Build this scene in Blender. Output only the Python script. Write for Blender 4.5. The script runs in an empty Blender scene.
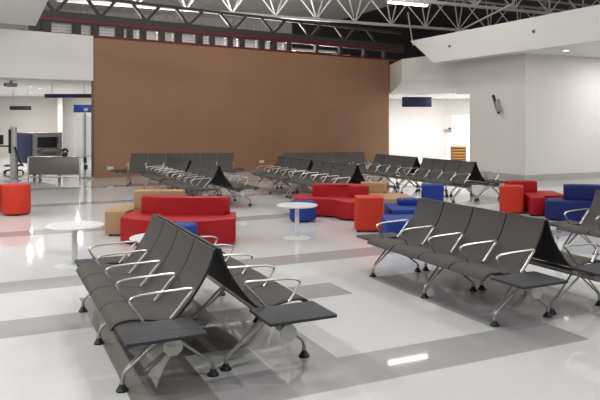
import bpy, bmesh, math, random
from mathutils import Vector, Matrix
random.seed(7)
S = bpy.context.scene
COL = S.collection
# ---------------------------------------------------------------- room frame
# X runs across the bench rows, Y along them; the camera stands at (0,0,1.75) and looks turned YAW from +Y
HC, F = 1.75, 655.0
_n = math.hypot(310, 655); CO, SI = 655 / _n, 310 / _n
YAW = math.atan2(310, 655)
def room(a, d):                      # metres to the side of / along the view axis -> room X, Y
    return Vector((a * CO + d * SI, -a * SI + d * CO))
def at(u, d):
    return room((u - 300) / F * d, d)
def zof(v, d):
    return HC + (122 - v) / F * d

# ---------------------------------------------------------------- materials
def mat(name, col, rough=.5, metal=0, spec=.5, var=0, scale=6, bump=0, emit=None, alpha=None, trans=0):
    m = bpy.data.materials.new(name); m.use_nodes = True
    nt = m.node_tree; b = nt.nodes['Principled BSDF']
    lin = tuple((c / 12.92 if c <= .04045 else ((c + .055) / 1.055) ** 2.4) for c in [x / 255 for x in col])
    b.inputs['Base Color'].default_value = (*lin, 1)
    b.inputs['Roughness'].default_value = rough
    b.inputs['Metallic'].default_value = metal
    b.inputs['Specular IOR Level'].default_value = spec
    if trans:
        b.inputs['Transmission Weight'].default_value = trans
    if emit:
        b.inputs['Emission Color'].default_value = (*emit[0], 1)
        b.inputs['Emission Strength'].default_value = emit[1]
    if var or bump:
        tc = nt.nodes.new('ShaderNodeTexCoord'); no = nt.nodes.new('ShaderNodeTexNoise')
        no.inputs['Scale'].default_value = scale; no.inputs['Detail'].default_value = 4
        nt.links.new(tc.outputs['Object'], no.inputs['Vector'])
        if var:
            mx = nt.nodes.new('ShaderNodeMix'); mx.data_type = 'RGBA'
            mx.inputs['A'].default_value = (*[c * (1 - var) for c in lin], 1)
            mx.inputs['B'].default_value = (*[min(1, c * (1 + var)) for c in lin], 1)
            nt.links.new(no.outputs['Fac'], mx.inputs['Factor'])
            nt.links.new(mx.outputs['Result'], b.inputs['Base Color'])
        if bump:
            bp = nt.nodes.new('ShaderNodeBump'); bp.inputs['Strength'].default_value = bump
            bp.inputs['Distance'].default_value = .01
            nt.links.new(no.outputs['Fac'], bp.inputs['Height'])
            nt.links.new(bp.outputs['Normal'], b.inputs['Normal'])
    return m
M = {}
M['white'] = mat('white_paint', (226, 224, 221), .6, var=.02, scale=1.5)
M['wall'] = mat('wall_white_paint', (222, 218, 214), .6, var=.02, scale=1.2)
M['warm'] = mat('wall_warm_paint', (205, 200, 193), .6, var=.02, scale=1.2)
M['base'] = mat('baseboard_grey', (176, 172, 167), .5)
M['seat'] = mat('seat_polymer', (79, 75, 72), .75, spec=.25, var=.05, scale=40)
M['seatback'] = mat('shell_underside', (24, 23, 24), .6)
M['table'] = mat('side_table_laminate', (56, 55, 59), .6, spec=.3, var=.04, scale=30)
M['chrome'] = mat('polished_aluminium', (208, 206, 203), .3, metal=1)
M['alu'] = mat('cast_aluminium', (176, 174, 172), .35, metal=.9)
M['plate'] = mat('grey_plastic', (196, 198, 194), .45)
M['rubber'] = mat('black_rubber', (22, 22, 23), .5)
M['red'] = mat('red_vinyl', (160, 20, 28), .6, spec=.3, var=.06, scale=12, bump=.03)
M['orange'] = mat('orange_red_vinyl', (190, 50, 32), .6, spec=.3, var=.05, scale=12, bump=.03)
M['blue'] = mat('blue_vinyl', (24, 54, 130), .6, spec=.3, var=.06, scale=12, bump=.03)
M['navy'] = mat('navy_vinyl', (18, 32, 92), .6, spec=.3, var=.06, scale=12, bump=.03)
M['tan'] = mat('tan_vinyl', (166, 134, 100), .6, spec=.3, var=.05, scale=12, bump=.03)
M['tabletop'] = mat('white_laminate', (208, 208, 208), .35)
M['steelred'] = mat('red_painted_steel', (100, 18, 32), .5, var=.15, scale=5)
M['steeldark'] = mat('dark_steel', (52, 47, 45), .55, var=.2, scale=6)
M['steellight'] = mat('galvanised_steel', (196, 192, 186), .6, metal=0, var=.1, scale=6)
M['deckshade'] = mat('roof_shade_tone', (48, 43, 40), .8, var=.2, scale=2)  # dark colour stands in for missing light under the far roof
M['louvre'] = mat('louvre_white', (240, 240, 238), .5)
M['stainless'] = mat('stainless_steel', (124, 118, 110), .42, metal=.6)
M['grey'] = mat('grey_enamel', (150, 150, 150), .45)
M['dark'] = mat('dark_plastic', (26, 26, 28), .45)
M['xblue'] = mat('machine_blue', (20, 25, 86), .5)
M['signnavy'] = mat('navy_sign_face', (24, 28, 72), .4)
M['signblue'] = mat('blue_sign_face', (40, 66, 150), .4)
M['wood'] = mat('golden_wood', (226, 168, 92), .5, var=.15, scale=9)
M['wooddark'] = mat('dark_wood', (92, 62, 34), .5)
M['lamp'] = mat('lit_tube', (255, 255, 255), .4, emit=((1, .98, .95), 16))
M['disc'] = mat('lit_downlight', (255, 255, 255), .4, emit=((1, .96, .9), 6))
M['glass'] = mat('clear_glass', (235, 240, 240), .03, trans=1)

def ribbed(name, col, scale, rough=.5):
    m = mat(name, col, rough); nt = m.node_tree; b = nt.nodes['Principled BSDF']
    tc = nt.nodes.new('ShaderNodeTexCoord'); w = nt.nodes.new('ShaderNodeTexWave')
    w.inputs['Scale'].default_value = scale
    nt.links.new(tc.outputs['Object'], w.inputs['Vector'])
    bp = nt.nodes.new('ShaderNodeBump'); bp.inputs['Distance'].default_value = .04
    nt.links.new(w.outputs['Fac'], bp.inputs['Height']); nt.links.new(bp.outputs['Normal'], b.inputs['Normal'])
    return m
M['deck'] = ribbed('corrugated_roof_sheet', (190, 188, 184), 1.2)

def brown_wall():
    m = mat('brown_wall_panels', (156, 116, 87), .6); nt = m.node_tree; b = nt.nodes['Principled BSDF']
    tc = nt.nodes.new('ShaderNodeTexCoord'); br = nt.nodes.new('ShaderNodeTexBrick')
    mp = nt.nodes.new('ShaderNodeMapping')
    mp.inputs['Rotation'].default_value = (math.radians(-90), 0, 0)
    nt.links.new(tc.outputs['Object'], mp.inputs['Vector']); nt.links.new(mp.outputs['Vector'], br.inputs['Vector'])
    br.offset = 0; br.inputs['Scale'].default_value = 1
    br.inputs['Brick Width'].default_value = 1.22; br.inputs['Row Height'].default_value = 4.4 / 2
    br.inputs['Mortar Size'].default_value = .006; br.inputs['Bias'].default_value = 0
    base = b.inputs['Base Color'].default_value[:3]
    br.inputs['Color1'].default_value = (*[c * .95 for c in base], 1)
    br.inputs['Color2'].default_value = (*[c * 1.05 for c in base], 1)
    br.inputs['Mortar'].default_value = (*[c * .86 for c in base], 1)
    no = nt.nodes.new('ShaderNodeTexNoise'); no.inputs['Scale'].default_value = 1.3
    nt.links.new(tc.outputs['Object'], no.inputs['Vector'])
    mx = nt.nodes.new('ShaderNodeMix'); mx.data_type = 'RGBA'; mx.blend_type = 'MULTIPLY'
    mx.inputs['Factor'].default_value = .16
    nt.links.new(br.outputs['Color'], mx.inputs['A']); nt.links.new(no.outputs['Color'], mx.inputs['B'])
    nt.links.new(mx.outputs['Result'], b.inputs['Base Color'])
    return m
M['brown'] = brown_wall()

def tile(name, col):
    m = mat(name, col, .04, spec=.36, var=.025, scale=2.2)
    return m
M['tlight'] = tile('pale_porcelain_tile', (204, 204, 203))
M['tgrey'] = tile('grey_porcelain_tile', (162, 160, 161))
M['tdark'] = tile('dark_grey_porcelain_tile', (132, 128, 124))

# ---------------------------------------------------------------- mesh helpers
def prism(bm, pts, z0, z1):
    lo = [bm.verts.new((p[0], p[1], z0)) for p in pts]; hi = [bm.verts.new((p[0], p[1], z1)) for p in pts]
    n = len(pts)
    bm.faces.new(lo[::-1]); bm.faces.new(hi)
    for i in range(n): bm.faces.new((lo[i], lo[(i + 1) % n], hi[(i + 1) % n], hi[i]))
def box(bm, c, s, rot=None):
    r = bmesh.ops.create_cube(bm, size=1)
    bmesh.ops.scale(bm, vec=s, verts=r['verts'])
    if rot is not None: bmesh.ops.rotate(bm, cent=(0, 0, 0), matrix=rot, verts=r['verts'])
    bmesh.ops.translate(bm, vec=c, verts=r['verts'])
    return r['verts']
def lathe(bm, prof, cx=0, cy=0, n=32):
    rings = []
    for r, z in prof:
        if r < 1e-6: rings.append([bm.verts.new((cx, cy, z))])
        else: rings.append([bm.verts.new((cx + r * math.cos(2 * math.pi * i / n), cy + r * math.sin(2 * math.pi * i / n), z)) for i in range(n)])
    for a, b in zip(rings, rings[1:]):
        if len(a) == 1 and len(b) == 1: continue
        for i in range(n):
            j = (i + 1) % n
            if len(a) == 1: bm.faces.new((a[0], b[j], b[i]))
            elif len(b) == 1: bm.faces.new((a[i], a[j], b[0]))
            else: bm.faces.new((a[i], a[j], b[j], b[i]))
def tube(bm, pts, r, n=8, flat=1.0, closed=False):
    pts = [Vector(p) for p in pts]; rings = []; N = len(pts); prev = None
    for i, p in enumerate(pts):
        if closed: t = (pts[(i + 1) % N] - pts[i - 1]).normalized()
        else: t = (pts[min(i + 1, N - 1)] - pts[max(i - 1, 0)]).normalized()
        if prev is None:
            ref = Vector((0, 1, 0)) if abs(t.y) < .9 else Vector((1, 0, 0))
            prev = (ref - t * ref.dot(t)).normalized()
        else: prev = (prev - t * prev.dot(t)).normalized()
        b = t.cross(prev)
        rings.append([bm.verts.new(p + prev * (r * flat * math.cos(2 * math.pi * k / n)) + b * (r * math.sin(2 * math.pi * k / n))) for k in range(n)])
    for i in range(N if closed else N - 1):
        a, b = rings[i], rings[(i + 1) % N]
        for k in range(n): bm.faces.new((a[k], a[(k + 1) % n], b[(k + 1) % n], b[k]))
    if not closed: bm.faces.new(rings[0][::-1]); bm.faces.new(rings[-1])
def smooth_path(pts, k=6):
    pts = [Vector(p) for p in pts]; out = []
    P = [pts[0]] + pts + [pts[-1]]
    for i in range(1, len(P) - 2):
        for s in range(k):
            t = s / k; a, b, c, d = P[i - 1], P[i], P[i + 1], P[i + 2]
            out.append(.5 * ((2 * b) + (c - a) * t + (2 * a - 5 * b + 4 * c - d) * t * t + (3 * b - a - 3 * c + d) * t ** 3))
    out.append(pts[-1]); return out
def mesh(name, bm, mats, smooth=True, angle=40):
    bmesh.ops.recalc_face_normals(bm, faces=bm.faces)
    me = bpy.data.meshes.new(name); bm.to_mesh(me); bm.free()
    for m in (mats if isinstance(mats, (list, tuple)) else [mats]): me.materials.append(m)
    if smooth:
        me.polygons.foreach_set('use_smooth', [True] * len(me.polygons))
        me.set_sharp_from_angle(angle=math.radians(angle))
    return me
def obj(name, me, parent=None, loc=(0, 0, 0), rz=0):
    o = bpy.data.objects.new(name, me); COL.objects.link(o)
    o.location = loc; o.rotation_euler = (0, 0, rz)
    if parent: o.parent = parent
    return o
def tag(o, label, cat, group=None, kind=None):
    o['label'] = label; o['category'] = cat
    if group: o['group'] = group
    if kind: o['kind'] = kind
    return o
def thing(name, label, cat, loc=(0, 0, 0), rz=0, group=None):
    o = bpy.data.objects.new(name, None); COL.objects.link(o)
    o.location = loc; o.rotation_euler = (0, 0, rz); o.empty_display_size = .1
    return tag(o, label, cat, group)
def struct(name, me, label=None, cat=None, loc=(0, 0, 0), rz=0):
    o = obj(name, me, None, loc, rz); o['kind'] = 'structure'
    if label: o['label'] = label; o['category'] = cat
    return o
def bevel(bm, w, seg=3, ang=30):
    bmesh.ops.remove_doubles(bm, verts=bm.verts, dist=1e-5)
    ed = [e for e in bm.edges if len(e.link_faces) == 2 and e.calc_face_angle() > math.radians(ang)]
    bmesh.ops.bevel(bm, geom=ed, offset=w, segments=seg, affect='EDGES', profile=.5, clamp_overlap=True)
def boxmesh(name, c, s, m, bev=0):
    bm = bmesh.new(); box(bm, c, s)
    if bev: bevel(bm, bev, 2)
    return mesh(name, bm, m)

# ---------------------------------------------------------------- setting: floor
TS, X0, Y0 = .51, .80, 3.77
def tone(ix, iy):
    if iy == 0: return 1 if 1 <= ix <= 6 else (2 if ix == 0 else 0)
    if iy % 7 == 0: return 1
    if iy in (1, 2, 3, 4, 5):
        if ix == 0 or (ix == 1 and iy >= 2): return 2
        if ix == 2 and iy <= 3: return 1
        if ix in (6, 7, 8): return 1 if iy < 5 else 0
        if iy == 4 and (ix < 0 or ix == 4): return 1
    if iy < 0 and ix == 0: return 2
    return 0
bm = bmesh.new(); V = {}
I0, I1, J0, J1 = -22, 62, -14, 72
def gv(i, j):
    if (i, j) not in V: V[(i, j)] = bm.verts.new((X0 + i * TS, Y0 + j * TS, 0))
    return V[(i, j)]
for i in range(I0, I1):
    for j in range(J0, J1):
        f = bm.faces.new((gv(i, j), gv(i + 1, j), gv(i + 1, j + 1), gv(i, j + 1))); f.material_index = tone(i, j)
struct('floor', mesh('floor', bm, [M['tlight'], M['tgrey'], M['tdark']], smooth=False))

# ---------------------------------------------------------------- setting: walls
def slab(p0, p1, thick, z0, z1):      # vertical slab from p0 to p1, thickness to the far side
    d = (p1 - p0).normalized(); nrm = Vector((-d.y, d.x)) * thick
    bm = bmesh.new(); prism(bm, [p0, p1, p1 + nrm, p0 + nrm], z0, z1); return bm
W0, W1 = at(94, 20.3), at(389, 27.8)
WD = (W1 - W0).normalized(); WN = Vector((-WD.y, WD.x)); WL = (W1 - W0).length
wang = math.atan2(WD.y, WD.x)
def onwall(u, off=0):                 # point on the brown wall's plane seen at column u
    k = (u - 300) / F
    # a = k d ; find t with W0 + t WD
    r0 = at(u, 1.0)
    det = r0.x * (-WD.y) + r0.y * WD.x
    t = (W0.x * r0.y - W0.y * r0.x) / (WD.y * r0.x - WD.x * r0.y)
    return t
ZT = 4.36
bm = bmesh.new(); prism(bm, [(0, 0), (WL, 0), (WL, .25), (0, .25)], 0, ZT)
struct('wall_back', mesh('wall_back', bm, M['brown'], smooth=False), 'tall brown panelled wall closing the hall behind the benches', 'wall', (W0.x, W0.y, 0), wang)
# white hanging bulkhead beside the brown wall (same plane)
tL = onwall(-60)
bm = bmesh.new(); prism(bm, [(tL - 6, 0), (-.02, 0), (-.02, .3), (tL - 6, .3)], 3.03, 4.42)
struct('wall_bulkhead', mesh('wall_bulkhead', bm, M['white'], smooth=False), 'white hanging wall above the security area', 'wall', (W0.x, W0.y, 0), wang)
# low ceiling over the side where the camera stands
bm = bmesh.new(); prism(bm, [(-10, -4), (1.15, -4), (1.15, 19.6), (-10, 17.6)], 4.42, 4.7)
struct('ceiling_side', mesh('ceiling_side', bm, M['white'], smooth=False))
# security hall behind: ceiling, back walls, column
def hallpoly(z0, z1, uv):
    bm = bmesh.new(); prism(bm, [at(u, d) for u, d in uv], z0, z1); return bm
struct('ceiling_security', mesh('ceiling_security', hallpoly(3.03, 3.2, [(-190, 17.6), (93, 20.75), (130, 34.2), (-190, 34.2)]), M['white'], smooth=False))
struct('wall_security', mesh('wall_security', slab(at(-170, 33.0), at(60, 33.0), .2, 0, 3.03), M['warm'], smooth=False))
struct('wall_security_end', mesh('wall_security_end', slab(at(60, 34), at(125, 34), .2, 0, 3.03), M['wall'], smooth=False))
struct('column_security', mesh('column_security', hallpoly(0, 3.03, [(57.5, 32.4), (62.5, 32.4), (62.5, 32.95), (57.5, 32.95)]), M['wall'], smooth=False))
dr = struct('door_1', mesh('door', hallpoly(0.01, 2.0, [(77, 33.85), (93, 33.85), (93, 33.95), (77, 33.95)]), M['plate'], smooth=False), 'pale grey door in the end wall of the security area', 'door')
p = at(91, 33.8); obj('door_handle', boxmesh('door_handle', (p.x, p.y, 1.0), (.12, .05, .04), M['chrome'], .01), dr)
# side walls on the other side: grey return wall and the white wall
XS, YC = 14.15, 14.5
ZL = 3.76
struct('wall_return', mesh('wall_return', slab(Vector((XS, YC)), Vector((XS, 16.95)), -.3, 0, ZL), M['wall'], smooth=False), 'grey-white return wall with a bracket lamp high up', 'wall')
bm = bmesh.new(); prism(bm, [(XS + .3, YC), (24, YC), (24, YC + .3), (XS + .3, YC + .3)], 0, ZL)
struct('wall_return_header', mesh('wall_return_header', slab(Vector((XS, 16.95)), Vector((XS, 17.6)), -.3, 2.68, ZL), M['wall'], smooth=False))
struct('wall_right', mesh('wall_right', bm, M['wall'], smooth=False))
bm = bmesh.new(); prism(bm, [(XS - .02, YC - .02), (24, YC - .02), (24, YC - .003), (XS - .003, YC - .003), (XS - .003, 16.95), (XS - .02, 16.95)], 0, .19)
struct('baseboard_right', mesh('baseboard_right', bm, M['base'], smooth=False))
bm = bmesh.new(); prism(bm, [(13.6, -2), (25, -2), (25, 17.9), (13.6, 17.9)], ZL, ZL + .1)
bmesh.ops.delete(bm, geom=[], context='VERTS')
struct('ceiling_low', mesh('ceiling_low', bm, M['white'], smooth=False))
bm = bmesh.new()      # its far end is cut on a slant
q = [(-2, ZL - .02), (17.95, ZL - .02), (19.3, 4.62), (-2, 4.62)]
va = [bm.verts.new((13.45, y, z)) for y, z in q]; vb = [bm.verts.new((13.598, y, z)) for y, z in q]
bm.faces.new(va); bm.faces.new(vb[::-1])
for i in range(4): bm.faces.new((va[i], vb[i], vb[(i + 1) % 4], va[(i + 1) % 4]))
struct('wall_fascia', mesh('wall_fascia', bm, M['white'], smooth=False), 'long white fascia above the seating hall beneath the roof trusses', 'wall')
# soffit block between brown wall and return wall: front face, then an underside sloping down to the back
def soffit():
    bm = bmesh.new()
    fl, fr = at(402, 25.0), at(459, 22.4); bl, br = at(389.6, 27.6), at(470, 25.6)
    zt, zf, zb = 4.15, 3.28, 2.92
    v = [bm.verts.new((p.x, p.y, z)) for p, z in ((fl, zf), (fr, zf), (fr, zt), (fl, zt), (bl, zb), (br, zb), (br, zt), (bl, zt))]
    for q in ((0, 1, 2, 3), (4, 7, 6, 5), (0, 3, 7, 4), (1, 5, 6, 2), (3, 2, 6, 7), (0, 4, 5, 1)): bm.faces.new([v[i] for i in q])
    return bm
struct('wall_soffit', mesh('wall_soffit', soffit(), M['white'], smooth=False), 'white soffit block above the passage beside the brown wall', 'wall')
# passage behind it
struct('ceiling_passage', mesh('ceiling_passage', hallpoly(2.93, 3.05, [(389.6, 27.9), (466, 26.6), (520, 41), (370, 41)]), M['white'], smooth=False))
struct('wall_passage', mesh('wall_passage', slab(at(360, 33.5), at(446, 33.5), .2, 0, 2.93), M['wall'], smooth=False))
struct('wall_passage_end', mesh('wall_passage_end', slab(at(425, 40), at(500, 38), .2, 0, 2.93), M['wall'], smooth=False))
struct('wall_passage_header', mesh('wall_passage_header', slab(at(446, 33.5), at(480, 32.6), .2, 2.1, 2.93), M['wall'], smooth=False))
struct('wall_passage_side', mesh('wall_passage_side', slab(at(476, 25.0), at(512, 39), -.2, 0, 2.93), M['wall'], smooth=False))
struct('trim_1', mesh('trim', hallpoly(0, 2.1, [(446.3, 33.4), (452, 33.4), (452, 33.75), (446.3, 33.75)]), M['wall'], smooth=False))

# ---------------------------------------------------------------- roof
bm = bmesh.new(); prism(bm, [(1.15, 4), (20, 4), (20, 41), (1.15, 41)], 8.2, 8.35)
struct('roof_deck', mesh('roof_deck', bm, M['deck'], smooth=False), 'pale corrugated roof sheet above the trusses', 'roof')
bm = bmesh.new(); prism(bm, [(20.02, 4), (40, 4), (40, 41), (20.02, 41)], 8.2, 8.35)
struct('roof_deck_shade_tone', mesh('roof_deck_shade_tone', bm, M['deckshade'], smooth=False), 'roof bay coloured dark as unlit above the white fascia', 'roof')  # unlit part of the roof: the darkness is in its colour
bm = slab(at(-40, 36), at(292, 42), .2, 3.3, 8.2)
struct('wall_clerestory', mesh('wall_clerestory', bm, M['deck'], smooth=False), 'pale ribbed cladding high behind the trusses', 'wall')
bm = slab(at(292, 42), at(660, 48), .2, 3.3, 8.2)
struct('wall_clerestory_shade_tone', mesh('wall_clerestory_shade_tone', bm, M['deckshade'], smooth=False), 'cladding coloured dark as unlit high behind the roof trusses', 'wall')  # shade put into the colour, as on the roof bay

def bar(bm, a, b, w, h=None):
    a, b = Vector(a), Vector(b); h = h or w
    d = (b - a); L = d.length
    q = d.to_track_quat('X', 'Z').to_matrix()
    box(bm, (a + b) / 2, (L, w, h), q)
def barpart(name, a, b, w, m, parent, h=None):
    bm = bmesh.new(); bar(bm, a, b, w, h); return obj(name, mesh(name, bm, m, smooth=False), parent)

# red steel frame standing on top of the brown wall; local frame along the wall
fr = thing('wall_top_frame', 'dark red steel girder with posts running along the top of the brown wall', 'girder', (W0.x, W0.y, 0), wang)
x0, x1 = onwall(20), WL + .9
barpart('lower_rail', (x0, .12, ZT + .045), (x1, .12, ZT + .045), .2, M['steelred'], fr, .07)
barpart('red_beam', (x0, .12, 4.84), (x1, .12, 4.84), .22, M['steelred'], fr, .1)
barpart('grey_beam', (x0, .12, 4.99), (x1, .12, 4.99), .2, M['steeldark'], fr, .19)
barpart('head_rail', (x0, .12, 4.77), (x1, .12, 4.77), .16, M['steeldark'], fr, .03)
wins = [(54, 74), (82, 93), (100, 117), (125, 128.5), (134, 141.5), (147.5, 161), (166, 177), (183, 198), (204, 212), (216, 230), (234, 242), (246, 261), (266, 273), (278, 288)]
posts = [(wins[i][1] + wins[i + 1][0]) / 2 for i in range(len(wins) - 1)]
for i, u in enumerate([36, 46] + posts):
    w = .34 if i < 2 else max(.1, (onwall(wins[i - 1][0]) - onwall(wins[i - 2][1])) * .92)
    t = onwall(u)
    bm = bmesh.new(); box(bm, (t, .12, (ZT + .085 + 4.755) / 2), (w, .14, 4.755 - ZT - .085))
    obj('post', mesh('post', bm, M['steeldark'], smooth=False), fr)
for u in (291, 318, 342, 366, 386):
    t = onwall(u); bm = bmesh.new(); box(bm, (t, .12, (ZT + .085 + 4.755) / 2), (.14, .14, 4.755 - ZT - .085))
    obj('post', mesh('post', bm, M['steeldark'], smooth=False), fr)
# lattice girder rising from the grey beam
TZ = 5.6
barpart('top_chord', (x0, .12, TZ), (x1, .12, TZ), .12, M['steeldark'], fr, .1)
nodes = [10, 56, 102, 147.5, 190, 235, 275, 312, 347, 378]
for a, b in zip(nodes, nodes[1:]):
    ta, tb = onwall(a), onwall(b); tm = (ta + tb) / 2
    w = (tb - ta) * .3
    barpart('web_bar', (ta + .04, .12, 5.09), (ta + w, .12, TZ - .04), .085, M['steeldark'], fr)
    barpart('web_bar', (tb - .04, .12, 5.09), (tb - w, .12, TZ - .04), .085, M['steeldark'], fr)
# louvre panels behind the openings
for i, (a, b) in enumerate(wins):
    ta, tb = onwall(a), onwall(b)
    th = thing('louvre_panel', 'white louvre panel behind the posts on top of the brown wall', 'louvre', (W0.x, W0.y, 0), wang, 'louvre panels along the top of the brown wall')
    bm = bmesh.new()
    for k in range(4):
        box(bm, ((ta + tb) / 2 + .015, .32, ZT + .08 + k * .085), (tb - ta, .03, .065), Matrix.Rotation(math.radians(8), 3, 'X'))
    obj('slats', mesh('slats', bm, M['louvre'], smooth=False), th)
    for s in (ta + .0, tb + .03): obj('frame', boxmesh('louvre_frame', (s, .34, ZT + .2), (.03, .14, .4), M['steellight']), th)
# ducts seen in the open end of the frame
for k, (ua, ub, z, m) in enumerate([(296, 345, 4.56, 'steellight'), (300, 362, 4.47, 'plate'), (306, 350, 4.66, 'steeldark')]):
    bm = bmesh.new(); tube(bm, [(onwall(ua), .55 + .2 * k, z), (onwall(ub), .55 + .2 * k, z + .05)], .04, 10)
    tag(obj('service_pipe', mesh('service_pipe', bm, M[m]), None, (W0.x, W0.y, 0), wang), ['grey pipe above the brown wall beyond its louvres', 'pale pipe lying lowest above the brown wall', 'dark pipe above two paler pipes over the brown wall'][k], 'pipe', 'pipes above the brown wall')

def roof_truss(name, label, xa, xb, y, zb, zt, step, start):
    t = thing(name, label, 'truss', (0, y, 0), 0, 'roof trusses')
    barpart('bottom_chord', (xa, 0, zb), (xb, 0, zb), .1, M['steellight'], t, .1)
    for s in (-.75, .75): barpart('top_chord', (xa, s, zt), (xb, s, zt), .09, M['steellight'], t, .09)
    x = start
    while x < xb - .1:
        for s in (-.75, .75):
            for dx in (-step / 2, step / 2):
                if xa <= x + dx <= xb:
                    barpart('web_bar', (x, 0, zb), (x + dx, s, zt), .046, M['steellight'], t)
        x += step
    return t
roof_truss('roof_truss', 'galvanised roof truss crossing just above the brown wall frame', 2.0, 26, 23.1, 5.8, 7.3, 1.75, 2.9)
roof_truss('roof_truss', 'galvanised roof truss passing over the long white fascia', 3.0, 27, 18.1, 5.8, 7.3, 1.75, 3.1)
for (a, b, lab) in (((at(430, 27.0), 4.9), (at(512, 20), 5.35), 'thin grey steel tie sloping up over the white fascia'),
                    ((at(413, 25.2), 4.7), (at(408, 24.0), 5.75), 'short steel hanger at the end of the white fascia')):
    bm = bmesh.new(); bar(bm, (*a[0], a[1]), (*b[0], b[1]), .045)
    tag(obj('steel_tie', mesh('steel_tie', bm, M['steellight'], smooth=False)), lab, 'tie')

# ---------------------------------------------------------------- bench
NS, PITCH = 4, .4875
def sheet(prof, th):
    """offset a side profile (x,z) by th"""
    P = [Vector((p[0], p[1])) for p in prof]; lo = []
    for i, p in enumerate(P):
        t = (P[min(i + 1, len(P) - 1)] - P[max(i - 1, 0)]).normalized(); lo.append(p + Vector((-t.y, t.x)) * th)
    return P, lo
sp = smooth_path([(.018, .852, 0), (.036, .785, 0), (.085, .675, 0), (.155, .565, 0), (.235, .465, 0), (.295, .412, 0), (.36, .40, 0), (.47, .418, 0), (.57, .432, 0), (.655, .428, 0), (.70, .408, 0), (.724, .375, 0)], 4)
sp = [(p.x, p.y) for p in sp]
def shell_mesh():
    up, lo = sheet(sp, -.02)
    bm = bmesh.new(); w = PITCH - .014; ys = [-w / 2, -w / 2 + .008, -w / 2 + .03, 0, w / 2 - .03, w / 2 - .008, w / 2]
    dz = [-.006, -.001, .0, -.004, .0, -.001, -.006]
    n = len(up)
    A = [[bm.verts.new((up[i].x, y, up[i].y + dz[k])) for i in range(n)] for k, y in enumerate(ys)]
    B = [[bm.verts.new((lo[i].x, y, lo[i].y + (dz[k] if k not in (0, 6) else -dz[k] * .3))) for i in range(n)] for k, y in enumerate(ys)]
    K = len(ys)
    for k in range(K - 1):
        for i in range(n - 1):
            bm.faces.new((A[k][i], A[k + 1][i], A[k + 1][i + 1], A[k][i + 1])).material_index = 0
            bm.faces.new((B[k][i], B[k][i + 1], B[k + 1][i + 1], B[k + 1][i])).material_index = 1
    for k in (0, K - 1):
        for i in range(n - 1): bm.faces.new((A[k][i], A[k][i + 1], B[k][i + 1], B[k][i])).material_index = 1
    for i in (0, n - 1):
        for k in range(K - 1): bm.faces.new((A[k][i], B[k][i], B[k + 1][i], A[k + 1][i])).material_index = 0
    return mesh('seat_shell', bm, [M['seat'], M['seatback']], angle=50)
SHELL = shell_mesh()
def arm_mesh():
    pts = smooth_path([(.335, 0, .42), (.285, 0, .475), (.225, 0, .545), (.178, 0, .598), (.205, 0, .611), (.33, 0, .608), (.46, 0, .604), (.565, 0, .594), (.606, 0, .574), (.602, 0, .55), (.575, 0, .505), (.54, 0, .455), (.52, 0, .43)], 4)
    bm = bmesh.new(); tube(bm, pts, .0088, 8, flat=1.5)
    return mesh('armrest', bm, M['chrome'])
ARM = arm_mesh()
def leg_mesh(front):
    bm = bmesh.new()
    P = [(.66, .05), (.656, .09), (.635, .128), (.52, .23), (.40, .335)] if front else [(.045, .05), (.05, .09), (.105, .13), (.22, .22), (.36, .335)]
    for s in (-1, 1):
        pts = smooth_path([(x, s * (.005, .007, .012, .03, .048)[i], z) for i, (x, z) in enumerate(P)], 4)
        tube(bm, pts, .0095, 8)
    x = P[0][0]; lathe(bm, [(0, .045), (.015, .045), (.017, .07), (.015, .085), (0, .085)], x, 0, 14)
    return mesh('leg', bm, M['alu'])
LEGF, LEGB = leg_mesh(True), leg_mesh(False)
def foot_mesh():
    bm = bmesh.new(); lathe(bm, [(0, 0), (.041, 0), (.041, .01), (.03, .02), (.017, .045), (0, .048)], 0, 0, 18)
    return mesh('foot_pad', bm, M['rubber'])
FOOT = foot_mesh()
def table_mesh(w):
    bm = bmesh.new(); box(bm, (.452, 0, .413), (.505, w, .022))
    ed = [e for e in bm.edges if abs(e.verts[0].co.z - e.verts[1].co.z) > .01]
    bmesh.ops.bevel(bm, geom=ed, offset=.012, segments=3, affect='EDGES', profile=.5)
    bevel(bm, .004, 2, 60)
    return mesh('side_table', bm, [M['table']])
TABN, TABF = table_mesh(.39), table_mesh(.28)
BEAMS = {}
def beam_mesh(y0, y1):
    L = (round(y0, 3), round(y1, 3))
    if L not in BEAMS:
        bm = bmesh.new(); tube(bm, [(.375, y0, .335), (.375, y1, .335)], .034, 12)
        BEAMS[L] = mesh('beam', bm, M['alu'])
    return BEAMS[L]
def plate_mesh():
    bm = bmesh.new()
    r = bmesh.ops.create_cone(bm, cap_ends=True, segments=8, radius1=.066, radius2=.066, depth=.018)
    bmesh.ops.rotate(bm, cent=(0, 0, 0), matrix=Matrix.Rotation(math.pi / 8, 3, 'Z'), verts=r['verts'])
    bmesh.ops.rotate(bm, cent=(0, 0, 0), matrix=Matrix.Rotation(math.pi / 2, 3, 'X'), verts=r['verts'])
    bevel(bm, .005, 2, 40)
    return mesh('end_plate', bm, M['plate'])
PLATE = plate_mesh()
def bracket_mesh():
    bm = bmesh.new(); box(bm, (.375, 0, .386), (.11, .05, .032)); box(bm, (.375, 0, .345), (.09, .07, .07)); bevel(bm, .012, 2)
    return mesh('bracket', bm, M['alu'])
BRACK = bracket_mesh()
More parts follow.
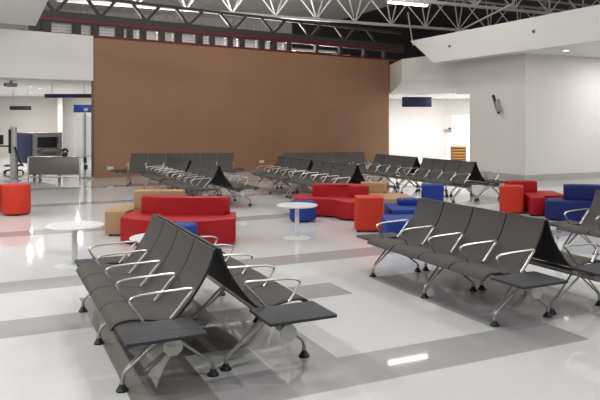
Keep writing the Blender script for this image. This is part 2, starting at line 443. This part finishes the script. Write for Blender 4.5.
def bench(loc, rz, label, group, ns=4, near=True, far=True, flip=False):
    """one row of joined seats facing local +x; seats run along local y from 0"""
    t = thing('airport_bench', label, 'bench', (*loc, 0), rz, group)
    L = ns * PITCH
    sh = -.035 if flip else .035
    for i in range(ns): obj('seat', SHELL, t, (0, (i + .5) * PITCH + sh, .006))
    for i in range(ns + 1): obj('armrest', ARM, t, (0, i * PITCH, 0))
    # the deep table stands at the end towards the viewer: low y, or high y on a row turned round (flip)
    n0, n1 = ((near, .39), (far, .28)) if not flip else ((far, .28), (near, .39))
    obj('beam', beam_mesh(-.30 if n0[0] else -.03, L + (.22 if n1[0] else .03)), t)
    ls = [0, ns // 2, ns] if ns != 5 else [0, 2.5, 5]
    for k in ls:
        y = k * PITCH + (.03 if k == (ns if flip else 0) else 0)
        for me, x in ((LEGF, .66), (LEGB, .045)):
            lg = obj('leg', me, t, (0, y, 0)); obj('foot_pad', FOOT, lg, (x, 0, 0))
        obj('bracket', BRACK, t, (0, y, 0))
    for (on, w), e, sg in ((n0, 0, -1), (n1, L, 1)):
        if on:
            obj('side_table', TABN if w > .3 else TABF, t, (0, e + sg * (w / 2 + .02), 0)); obj('bracket', BRACK, t, (0, e + sg * (w / 2 + .02), 0))
            obj('end_plate', PLATE, t, (.375, e + sg * (.312 if sg < 0 else .232), .31))
    return t
def pair(xr, y0, y1lab, y2lab, group, ns=4, near=True, far=True):
    L = ns * PITCH
    bench((xr + .012, y0), 0, y2lab, group, ns, near, far)
    bench((xr - .012, y0 + L), math.pi, y1lab, group, ns, near, far, True)
GN = 'grey bench rows in front'
pair(1.45, 4.38, 'left-facing grey bench row next to the white pedestal table on the open floor', 'right-facing grey bench row, back to back with the row next to the white pedestal table', GN)
pair(4.59, 4.40, 'left-facing dark grey bench row whose far table reaches the low blue seat block', 'right-facing dark grey bench row behind the row that reaches the low blue seat block', GN)
bench((7.28, 4.20 + 4 * PITCH), math.pi, 'left-facing grey bench row cut off by the picture edge, before the navy sofa', GN, flip=True)
GF = 'grey bench rows by the brown wall'
for xr, y0, n, where in ((4.25, 12.8, 'shorter', 'behind the curved red sofa'), (4.25, 14.95, 'rear', 'behind the curved red sofa'),
                      (6.9, 11.75, 'front', 'behind the red corner sofa'), (6.9, 13.9, 'rear', 'behind the red corner sofa'),
                      (9.8, 11.5, 'front', 'before the bright passage'), (9.8, 13.72, 'rear', 'before the bright passage')):
    n = 'front' if n == 'shorter' else n
    pair(xr, y0, f'left-facing dark bench row, {n} one {where}', f'right-facing dark bench row, {n} one {where}', GF, 4, near=(n == 'front'), far=(n == 'rear'))
def facing(pa, pb, ns, label):        # a row of ns seats from pa to pb facing the viewer
    pa, pb = Vector(pa), Vector(pb); d = (pb - pa).normalized()
    bench((pa.x, pa.y), math.atan2(d.y, d.x) - math.pi / 2, label, GF, ns)
facing((3.57, 18.85), (6.35, 18.0), 6, 'long dark bench row facing forward, close along the brown wall')
facing((7.64, 17.36), (10.07, 16.76), 5, 'dark bench row facing forward at the brown wall, next to the white passage')

# ---------------------------------------------------------------- soft seating
def rounded(pts, r=.06, k=4):
    out = []; N = len(pts)
    for i in range(N):
        p = Vector(pts[i]); a = Vector(pts[i - 1]); b = Vector(pts[(i + 1) % N])
        ra = min(r, (a - p).length * .45); rb = min(r, (b - p).length * .45)
        A, B = p + (a - p).normalized() * ra, p + (b - p).normalized() * rb
        for s in range(k + 1):
            t = s / k; out.append(A * (1 - t) ** 2 + p * 2 * t * (1 - t) + B * t * t)
    return out
def cushion(name, pts, z0, z1, m, bev=.03, r=.06):
    """upholstered block over a floor outline given in (side, depth) metres of the view"""
    Q = [room(*p) for p in rounded(pts, r)]
    bm = bmesh.new(); prism(bm, Q, z0, z1)
    ed = [e for e in bm.edges if abs(e.verts[0].co.z - e.verts[1].co.z) < 1e-5]
    bmesh.ops.bevel(bm, geom=ed, offset=bev, segments=3, affect='EDGES', profile=.5, clamp_overlap=True)
    return mesh(name, bm, m, angle=50)
def piece(name, label, cat, pts, ztop, m, back=None, group=None, bev=.03, r=.06, feet=True):
    cx = sum(p[0] for p in pts) / len(pts); cy = sum(p[1] for p in pts) / len(pts)
    c = room(cx, cy); t = thing(name, label, cat, (c.x, c.y, 0), 0, group)
    def put(nm, me):
        o = obj(nm, me, t, (-c.x, -c.y, 0)); return o
    put('seat', cushion('seat', pts, .03, ztop, m, bev, r))
    if back: put('backrest', cushion('backrest', back[0], ztop + .001, back[1], m, bev, .08))
    if feet:
        for p in pts[:6]:
            q = room(p[0] + (cx - p[0]) * .16, p[1] + (cy - p[1]) * .16); bm = bmesh.new()
            lathe(bm, [(0, 0), (.024, 0), (.03, .032), (0, .032)], q.x - c.x, q.y - c.y, 12); obj('foot', mesh('foot', bm, M['rubber']), t)
    return t
def sq(a0, a1, d0, d1): return [(a0, d0), (a1, d0), (a1, d1), (a0, d1)]
def round_pts(a, d, r, n=16): return [(a + r * math.cos(2 * math.pi * i / n), d + r * math.sin(2 * math.pi * i / n)) for i in range(n)]
def stool(label, a, d, r, z, m, group):
    c = room(a, d); t = thing('round_stool', label, 'stool', (c.x, c.y, 0), 0, group)
    bm = bmesh.new(); lathe(bm, [(0, .03), (r - .015, .03), (r, .045), (r, z - .03), (r - .01, z - .01), (r - .03, z), (0, z)], 0, 0, 36)
    obj('seat', mesh('seat', bm, m), t)
    for k in range(3):
        bm = bmesh.new(); w = k * 2.094 + .5
        lathe(bm, [(0, 0), (.024, 0), (.03, .032), (0, .032)], .7 * r * math.cos(w), .7 * r * math.sin(w), 12); obj('foot', mesh('foot', bm, M['rubber']), t)
    return t
GS = 'coloured lounge seats'
# red sofa on the left with its convex front
front = [(-2.6, 9.45), (-2.3, 9.22), (-1.95, 9.07), (-1.65, 9.03), (-1.3, 9.09), (-.92, 9.3)]
rear = [(-.98, 10.02), (-1.4, 9.98), (-1.8, 10.0), (-2.3, 10.12), (-2.57, 10.18)]
bf = [(-2.42, 9.9), (-2.1, 9.76), (-1.75, 9.7), (-1.4, 9.69), (-1.07, 9.72)]
bb = [(-1.05, 9.97), (-1.4, 9.96), (-1.8, 9.98), (-2.1, 10.05), (-2.4, 10.13)]
piece('red_sofa', 'red curved sofa with a backrest, behind the grey bench and pedestal table', 'sofa', front + rear, .375, M['red'], (bf + bb, .625), GS, r=.03)
piece('tan_sofa', 'tan sofa standing back to back with the curved red sofa', 'sofa', [(-3.0, 10.03), (-2.68, 10.03), (-2.66, 10.3), (-1.75, 10.3), (-1.75, 10.85), (-3.0, 10.85)], .375, M['tan'], ([(-2.64, 10.34), (-1.85, 10.34), (-1.85, 10.62), (-2.64, 10.62)], .66), GS, r=.04)
stool('small blue round stool partly hidden by the grey bench before the curved red sofa', -1.56, 8.7, .2, .40, M['blue'], GS)
# orange-red stools at the left edge
stool('orange-red round stool standing alone on the open floor', -5.37, 12.4, .255, .575, M['orange'], GS)
stool('orange-red round stool cut off by the picture edge', -6.0, 12.6, .25, .55, M['orange'], GS)
# middle cluster
piece('red_corner_sofa', 'red S-curved sofa with a rounded backrest next to the orange-red box stool', 'sofa', [(-.12, 12.12), (.45, 12.05), (.62, 11.95), (.72, 11.7), (.86, 11.56), (1.3, 11.6), (1.36, 12.2), (1.2, 12.72), (.6, 12.85), (-.1, 12.85)], .335, M['red'], ([(.24, 12.5), (.85, 12.47), (1.0, 12.25), (1.3, 12.2), (1.26, 12.5), (1.1, 12.72), (.8, 12.8), (.24, 12.8)], .555), GS, r=.05)
stool('blue round stool under the edge of the white pedestal table, against the red seat', .05, 11.58, .235, .35, M['blue'], GS)
piece('box_stool', 'tall orange-red box stool at the corner of the red S-curved sofa', 'stool', sq(.89, 1.335, 10.38, 10.82), .545, M['orange'], None, GS)
piece('tan_settee', 'tan low seat with backrest beside the stool and the red S-curved sofa', 'sofa', [(1.46, 11.95), (2.12, 11.95), (2.1, 12.7), (1.78, 13.3), (1.3, 13.3)], .345, M['tan'], ([(1.22, 12.95), (1.73, 12.95), (1.73, 13.27), (1.22, 13.27)], .545), GS, r=.04)
piece('blue_pouf', 'low blue seat block touching the dark bench armrest', 'sofa', sq(1.23, 1.8, 9.28, 9.98), .34, M['blue'], None, GS)
piece('blue_sofa', 'blue seat with low backrest behind the low blue block', 'sofa', sq(1.46, 2.06, 10.5, 11.4), .34, M['blue'], (sq(1.67, 2.04, 11.05, 11.37), .44), GS)
piece('box_stool', 'tall blue box stool just behind the dark bench row, before the passage', 'stool', [(2.28, 12.3), (2.70, 12.28), (2.78, 12.7), (2.36, 12.75)], .56, M['blue'], None, GS)
# right-hand cluster
piece('box_stool', 'tall orange-red box stool by the corner of the white wall', 'stool', [(3.79, 12.45), (4.24, 12.42), (4.36, 12.85), (3.93, 12.9)], .52, M['orange'], None, GS)
piece('red_wall_sofa', 'dark red sofa with backrest beside the white wall corner', 'sofa', [(4.28, 12.13), (4.56, 12.16), (4.62, 12.5), (5.1, 12.5), (5.15, 13.4), (4.14, 13.4), (4.14, 12.95), (4.42, 12.92)], .345, M['red'], (sq(4.16, 4.76, 13.08, 13.38), .56), GS, r=.04)
piece('navy_sofa', 'navy blue sofa with backrest beside the dark red sofa at the white wall', 'sofa', [(4.36, 11.66), (5.05, 11.32), (5.75, 11.0), (6.1, 11.75), (5.5, 12.05), (4.6, 12.15)], .345, M['navy'], ([(4.79, 11.84), (5.9, 11.45), (6.05, 11.73), (5.5, 12.0), (4.85, 12.1)], .61), GS, r=.04)

# ---------------------------------------------------------------- pedestal tables
def pedestal(label, x, y, rt, rb):
    t = thing('pedestal_table', label, 'table', (x, y, 0), 0, 'white pedestal tables')
    bm = bmesh.new(); lathe(bm, [(0, .478), (rt - .012, .478), (rt, .486), (rt, .496), (rt - .004, .5), (0, .5)], 0, 0, 48); obj('tabletop', mesh('tabletop', bm, M['tabletop']), t)
    bm = bmesh.new(); lathe(bm, [(0, .012), (.034, .012), (.034, .477), (0, .477)], 0, 0, 20); obj('column', mesh('column', bm, M['tabletop']), t)
    bm = bmesh.new(); lathe(bm, [(0, 0), (rb, 0), (rb, .006), (rb - .02, .012), (.06, .02), (.036, .03), (0, .03)], 0, 0, 40); obj('base', mesh('base', bm, M['plate']), t)
    return t
pedestal('white round pedestal table on the open floor beside the grey bench row', .93, 8.36, .345, .24)
q = at(297, 9.9); pedestal('white round pedestal table in front of the blue stool and red seats', q.x, q.y, .31, .215)
pedestal('white round table almost hidden behind the grey bench backrests', 1.68, 7.1, .33, .2)

# ---------------------------------------------------------------- security area
VX = -YAW
def here(u, d): p = at(u, d); return (p.x, p.y, 0)
# steel counter panel
t = thing('steel_counter', 'stainless steel roller counter in front of the x-ray machine', 'counter', here(54, 19.4), VX)
obj('front_panel', boxmesh('front_panel', (0, 0, .44), (1.56, .03, .5), M['stainless'], .008), t)
obj('top', boxmesh('top', (0, .28, .705), (1.6, .6, .025), M['stainless'], .008), t)
obj('lower_rail', boxmesh('lower_rail', (0, .0, .12), (1.5, .03, .03), M['chrome'], .006), t)
for x in (-.76, .76):
    for y in (.0, .54): obj('leg', boxmesh('leg', (x, y, .346), (.04, .04, .692), M['chrome'], .006), t)
# x-ray machine
t = thing('xray_machine', 'grey and blue x-ray baggage machine behind the steel counter', 'machine', here(47, 21.5), VX + .68)
def frame_bm(x0, x1, z0, z1, i0, i1, k0, k1, y0, y1):
    bm = bmesh.new()
    box(bm, ((x0 + i0) / 2, (y0 + y1) / 2, (z0 + z1) / 2), (i0 - x0, y1 - y0, z1 - z0)); box(bm, ((i1 + x1) / 2, (y0 + y1) / 2, (z0 + z1) / 2), (x1 - i1, y1 - y0, z1 - z0))
    box(bm, ((i0 + i1) / 2, (y0 + y1) / 2, (k1 + z1) / 2), (i1 - i0, y1 - y0, z1 - k1)); box(bm, ((i0 + i1) / 2, (y0 + y1) / 2, (z0 + k0) / 2), (i1 - i0, y1 - y0, k0 - z0))
    return bm
obj('front_frame', mesh('front_frame', frame_bm(-.46, .46, .35, 1.4, -.34, .34, .9, 1.26, -.1, .25), M['grey'], smooth=False), t)
obj('tunnel_curtain', boxmesh('tunnel_curtain', (0, .1, 1.08), (.67, .04, .355), M['dark']), t)
obj('housing', boxmesh('housing', (0, 1.2, .88), (.9, 1.88, 1.02), M['xblue'], .03), t)
obj('side_panel', boxmesh('side_panel', (-.475, .8, .88), (.025, 1.6, .95), M['xblue'], .01), t)
obj('conveyor', boxmesh('conveyor', (0, -.42, .83), (.66, .62, .1), M['stainless'], .02), t)
for x in (-.4, .4):
    for y in (-.02, 2.0): obj('foot', boxmesh('foot', (x, y, .18), (.08, .08, .36), M['dark']), t)
# screening column with monitor arm, office chair
t = thing('screening_column', 'pale grey screening column with black monitors on arms', 'screening column', here(13.5, 20.5), VX)
obj('column', boxmesh('column', (0, 0, .8), (.17, .16, 1.6), M['plate'], .02), t)
obj('arm', boxmesh('arm', (-.32, -.12, 1.0), (.6, .05, .05), M['dark'], .01), t)
a = obj('monitor', boxmesh('monitor', (-.36, -.16, 1.2), (.22, .06, .3), M['dark'], .01), t)
obj('control_panel', boxmesh('control_panel', (-.06, -.13, 1.15), (.07, .05, .75), M['dark'], .01), t)
bm = bmesh.new(); tube(bm, smooth_path([(.1, -.14, .98), (.22, -.14, .6), (.36, -.14, .38)], 5), .035, 8); obj('strut', mesh('strut', bm, M['dark']), t)
t = thing('office_chair', 'dark office chair with a starfoot below the screening column', 'chair', here(13, 22.3), VX)
bm = bmesh.new()
for k in range(5):
    w = k * 2 * math.pi / 5 + .3; tube(bm, [(0, 0, .14), (.32 * math.cos(w), .32 * math.sin(w), .09)], .025, 8)
obj('star_base', mesh('star_base', bm, M['dark']), t)
for k in range(5):
    w = k * 2 * math.pi / 5 + .3; bm = bmesh.new(); r = bmesh.ops.create_uvsphere(bm, u_segments=10, v_segments=8, radius=.035)
    bmesh.ops.translate(bm, vec=(.32 * math.cos(w), .32 * math.sin(w), .035), verts=r['verts']); obj('caster', mesh('caster', bm, M['dark']), t)
bm = bmesh.new(); tube(bm, [(0, 0, .12), (0, 0, .24)], .03, 10); obj('post', mesh('post', bm, M['chrome']), t)
obj('seat', boxmesh('seat', (0, 0, .27), (.44, .44, .06), M['xblue'], .025), t)
t = thing('desk_phone', 'small black phone set standing at the end of the steel counter', 'phone', here(65, 19.7), VX)
t.location.z = .719
obj('body', boxmesh('body', (0, 0, .06), (.14, .12, .12), M['dark'], .02), t)
bm = bmesh.new(); tube(bm, smooth_path([(-.08, 0, .13), (-.06, 0, .2), (.04, 0, .2), (.09, 0, .13)], 5), .035, 8); obj('handset', mesh('handset', bm, M['dark']), t)
# sign on a pole
t = thing('pole_sign', 'blue sign on a slim grey pole at the edge of the brown wall', 'sign', here(85, 19.6), VX)
bm = bmesh.new(); tube(bm, [(0, 0, .02), (0, 0, 2.02)], .035, 12); obj('pole', mesh('pole', bm, M['grey']), t)
bm = bmesh.new(); lathe(bm, [(0, 0), (.16, 0), (.16, .012), (.05, .03), (0, .03)], 0, 0, 24); obj('base', mesh('base', bm, M['plate']), t)
obj('sign_board', boxmesh('sign_board', (-.06, -.05, 2.15), (.52, .05, .23), M['signblue'], .006), t)
bm = bmesh.new(); r = bmesh.ops.create_icosphere(bm, subdivisions=2, radius=.06); bmesh.ops.scale(bm, vec=(1.3, .2, .8), verts=r['verts']); bmesh.ops.translate(bm, vec=(.05, -.078, 2.12), verts=r['verts'])
obj('emblem', mesh('emblem', bm, M['plate']), t)
obj('card_reader', boxmesh('card_reader', (.02, -.05, .62), (.09, .06, .16), M['dark'], .015), t)
obj('cable_box', boxmesh('cable_box', (.04, -.05, .4), (.1, .07, .14), M['dark'], .015), t)
# glass screen next to the pole
t = thing('glass_screen', 'clear glass screen with a chrome foot rail next to the pole sign', 'screen', here(88, 20.2), VX)
obj('pane', boxmesh('pane', (0, 0, 1.0), (.36, .012, 1.9), M['glass']), t)
obj('foot_rail', boxmesh('foot_rail', (0, 0, .025), (.4, .06, .05), M['chrome'], .01), t)
# hanging signs
def hanging(label, u0, u1, v0, v1, d, zc, m):
    p = at((u0 + u1) / 2, d); w = (u1 - u0) / F * d; za, zb = zof(v1, d), zof(v0, d)
    t = thing('hanging_sign', label, 'sign', (p.x, p.y, 0), VX, 'hanging signs')
    obj('sign_board', boxmesh('sign_board', (0, 0, (za + zb) / 2), (w, .08, zb - za), m, .006), t)
    for s in (-.35, .35): obj('rod', boxmesh('rod', (s * w, 0, (zb + zc) / 2), (.015, .015, zc - zb), M['grey']), t)
hanging('long navy sign strip hung along the edge of the low ceiling', 45, 91, 94, 97.8, 22.0, 3.03, M['signnavy'])
hanging('short black sign hung above the screening column', 10, 31, 106, 110, 26, 3.03, M['dark'])
hanging('dark navy sign hung in the passage beside the brown wall', 402, 431.5, 97, 107, 28.5, 2.93, M['signnavy'])
# ceiling camera under low ceiling
p = at(11, 20.3); t = thing('ceiling_camera', 'grey camera under the low ceiling of the security area', 'camera', (p.x, p.y, 2.9), VX + .5)
obj('mount', boxmesh('mount', (0, 0, .09), (.08, .08, .08), M['grey'], .01), t); obj('body', boxmesh('body', (0, 0, .0), (.36, .14, .12), M['grey'], .03), t); obj('lens', boxmesh('lens', (-.19, 0, 0), (.03, .1, .09), M['dark'], .01), t)
# wall outlets at the foot of the brown wall
for u, v, lab in ((110, 168, 'small white socket low on the brown wall near its bare end'), (261.5, 166, 'small white socket low on the brown wall between the bench rows')):
    tt = onwall(u); p = W0 + WD * tt; t = thing('wall_socket', lab, 'socket', (p.x, p.y, .3), wang, 'sockets on the brown wall')
    obj('plate', boxmesh('plate', (0, -.016, 0), (.2, .03, .1), M['tabletop'], .01), t)
    for s in (-.045, .045): obj('outlet', boxmesh('outlet', (s, -.034, 0), (.05, .006, .05), M['plate'], .002), t)
# passage: slatted cabinet, little device
t = thing('slatted_cabinet', 'golden slatted wooden cabinet in the bright passage', 'cabinet', here(459.5, 28), VX)
obj('body', boxmesh('body', (0, .22, .345), (.56, .4, .69), M['wooddark']), t)
for k in range(6): obj('slat', boxmesh('slat', (0, .0, .07 + k * .122), (.58, .04, .075), M['wood'], .008), t)
t = thing('wall_device', 'small grey closer fixed on the passage wall', 'device', here(447.5, 33.3), VX)
obj('body', boxmesh('body', (0, .02, zof(130.5, 33.3)), (.4, .1, .12), M['grey'], .02), t); obj('bracket', boxmesh('bracket', (.12, .06, zof(129, 33.3) + .02), (.1, .08, .1), M['dark'], .01), t)
# bracket lamp on the return wall
p = Vector((XS, 15.55)); z = 2.3
t = thing('wall_bracket', 'grey bracket lamp high on the return wall', 'lamp', (XS, 15.6, 2.3), 0)
obj('wall_plate', boxmesh('wall_plate', (-.012, 0, 0), (.02, .12, .3), M['grey'], .005), t)
bm = bmesh.new(); bar(bm, (-.03, .22, .28), (-.1, -.1, -.28), .06); obj('arm', mesh('arm', bm, M['dark'], smooth=False), t)
bm = bmesh.new(); bar(bm, (-.06, .02, .08), (-.12, -.16, -.22), .1); obj('lamp_head', mesh('lamp_head', bm, M['grey'], smooth=False), t)
# sprinklers on the fascia
for u, v, lab in ((534, 31, 'small dark sensor on the white fascia close to the picture edge'), (450, 46, 'small dark sensor on the white fascia above the soffit')):
    k = (u - 300) / F; d = 13.45 / (k * CO + SI); p = at(u, d); z = zof(v, d)
    t = thing('wall_sensor', lab, 'sensor', (13.45, p.y, z), 0, 'sensors on the fascia')
    obj('base', boxmesh('base', (-.01, 0, 0), (.02, .09, .09), M['grey'], .004), t); obj('nozzle', boxmesh('nozzle', (-.04, 0, -.02), (.05, .04, .04), M['dark'], .008), t)

# ---------------------------------------------------------------- lamps
def area(loc, sx, sy, power, rz=0, col=(1, .993, .98), rot=None):
    L = bpy.data.lights.new('lamp_light', 'AREA'); L.shape = 'RECTANGLE'; L.size = sx; L.size_y = sy; L.energy = power; L.color = col
    o = bpy.data.objects.new('lamp_light', L); COL.objects.link(o); o.location = loc; o.rotation_euler = rot or (0, 0, rz); return o
bmH = bmesh.new(); box(bmH, (0, 0, .06), (1.4, .16, .06)); bevel(bmH, .01, 2); HOUSE = mesh('housing', bmH, M['plate'])
bmT = bmesh.new()
for s in (-.04, .04): tube(bmT, [(-.66, s, .005), (.66, s, .005)], .02, 10)
TUBE = mesh('tubes', bmT, M['lamp'])
LP = 115
def hang(t, z):
    h = 8.2 - z - .09
    for x in (-.5, .5): obj('hanger', boxmesh('hanger', (x, 0, .09 + h / 2), (.012, .012, h - .01), M['steeldark']), t)
def tube_lamp(x, y, z, label, power, rz=0):
    t = thing('pendant_tube_lamp', label, 'lamp', (x, y, z), rz, 'fluorescent tube lamps under the roof')
    obj('housing', HOUSE, t); obj('tubes', TUBE, t); hang(t, z)
    if power:
        for a in (-.9, .9): area((x, y, z - .06), 1.3, .1, power * .5, rot=(a, 0, 0))
        area((x, y, z + .11), 1.3, .1, power * .3, rot=(math.pi, 0, 0))
p = at(408, 19.2)
tube_lamp(p.x, p.y, 5.2, 'lit fluorescent tube lamp hanging below the roof trusses', 0)
for x, y, z, pw in ((3.2, 1.5, 5.2, 115), (8, 1.0, 5.2, 150), (3.2, 6, 5.2, 75), (8, 5.5, 5.2, 80), (12.0, 4.5, 5.2, 45), (3.2, 10.5, 5.2, 90), (8, 10, 5.2, 90), (10.0, 8.4, 5.2, 45),
                    (4.0, 13.2, 5.2, 75), (10.2, 14.6, 7.3, 60), (6.2, 16.0, 7.3, 60), (2.4, 16.4, 7.3, 32), (10.3, 16.8, 7.4, 110)):  # the high ones are added, unseen, to light brown wall, far benches and soffit
    tube_lamp(x, y, z, 'fluorescent tube lamp hanging from the roof out of the picture', pw)
bmD = bmesh.new(); lathe(bmD, [(0, .0), (.085, .0), (.085, -.006), (0, -.006)], 0, 0, 24); DISC = mesh('lens', bmD, M['disc'])
bmD = bmesh.new(); lathe(bmD, [(.086, .0), (.11, .0), (.108, -.012), (.086, -.012), (.086, 0)], 0, 0, 24); RING = mesh('ring', bmD, M['white'])
def downlight(x, y, z, label, power, group):
    t = thing('downlight', label, 'lamp', (x, y, z - .001), 0, group)
    obj('lens', DISC, t); obj('ring', RING, t)
    if power: area((x, y, z - .03), .16, .16, power)
for u, d in ((40, 25), (30, 28.6), (30, 23.6), (78, 31.8), (-60, 22), (80, 27), (20, 30), (-60, 29)):
    q = at(u, d); downlight(q.x, q.y, 3.03, 'round downlight in the low ceiling of the security area', 72, 'downlights over the security area')
for x, y in ((-1.5, 3), (-1.5, 7), (-1.5, 11), (-1.5, 15), (-5, 5), (-5, 11)):
    downlight(x, y, 4.42, 'round downlight in the white side ceiling', 108, 'downlights in the side ceiling')
for x, y, l in ((14.6, 13.4, 'small bright downlight above the white wall'), (17.2, 12.9, 'round downlight along the white wall'), (16, 9, 'round downlight along the white wall'), (20, 12.5, 'round downlight along the white wall')):
    downlight(x, y, ZL, l, 70 if x > 15 else (0 if y < 14 else 7), 'downlights along the white wall')
for u, d, pw in ((410, 30, 160), (440, 30, 160), (455, 27.5, 45), (468, 36, 420)):  # the weakest is added, to light the slatted cabinet's front
    q = at(u, d); downlight(q.x, q.y, 2.93, 'round downlight in the passage ceiling', pw, 'downlights in the passage')
# added uplights, unseen behind the brown wall, to brighten roof sheet and trusses
for tt, pw in ((1.5, 330), (4.5, 330), (7.5, 330), (10.0, 90)):
    p = W0 + WD * tt + WN * 1.2
    t = thing('added_uplight', 'added trough uplight, unseen behind the brown wall', 'lamp', (p.x, p.y, 4.0), wang, 'added uplights behind the brown wall')
    obj('housing', boxmesh('housing', (0, 0, -.05), (1.4, .2, .1), M['plate'], .01), t)
    bm = bmesh.new(); tube(bm, [(-.64, 0, .03), (.64, 0, .03)], .02, 10); obj('tubes', mesh('tubes', bm, M['lamp']), t)
    for x in (-.5, .5): obj('bracket', boxmesh('bracket', (x, -.52, -.05), (.04, .84, .04), M['steeldark']), t)
    area((p.x, p.y, 4.08), 1.3, .15, pw, rot=(math.pi, 0, -wang))
# ---------------------------------------------------------------- world, camera, view
w = bpy.data.worlds.new('World'); S.world = w; w.use_nodes = True
w.node_tree.nodes['Background'].inputs['Color'].default_value = (1, .995, .99, 1)
w.node_tree.nodes['Background'].inputs['Strength'].default_value = .42
cam = bpy.data.cameras.new('camera'); co = bpy.data.objects.new('camera', cam); COL.objects.link(co)
co.location = (0, 0, HC); co.rotation_euler = (math.pi / 2, 0, -YAW)
cam.sensor_width = 36; cam.sensor_fit = 'HORIZONTAL'; cam.lens = F / 600 * 36; cam.shift_y = -78 / 600; cam.clip_end = 200
S.camera = co
S.view_settings.view_transform = 'Standard'; S.view_settings.look = 'None'
S.view_settings.gamma = 1; S.view_settings.exposure = -0.2
S.cycles.use_denoising = True
S.cycles.max_bounces = 8
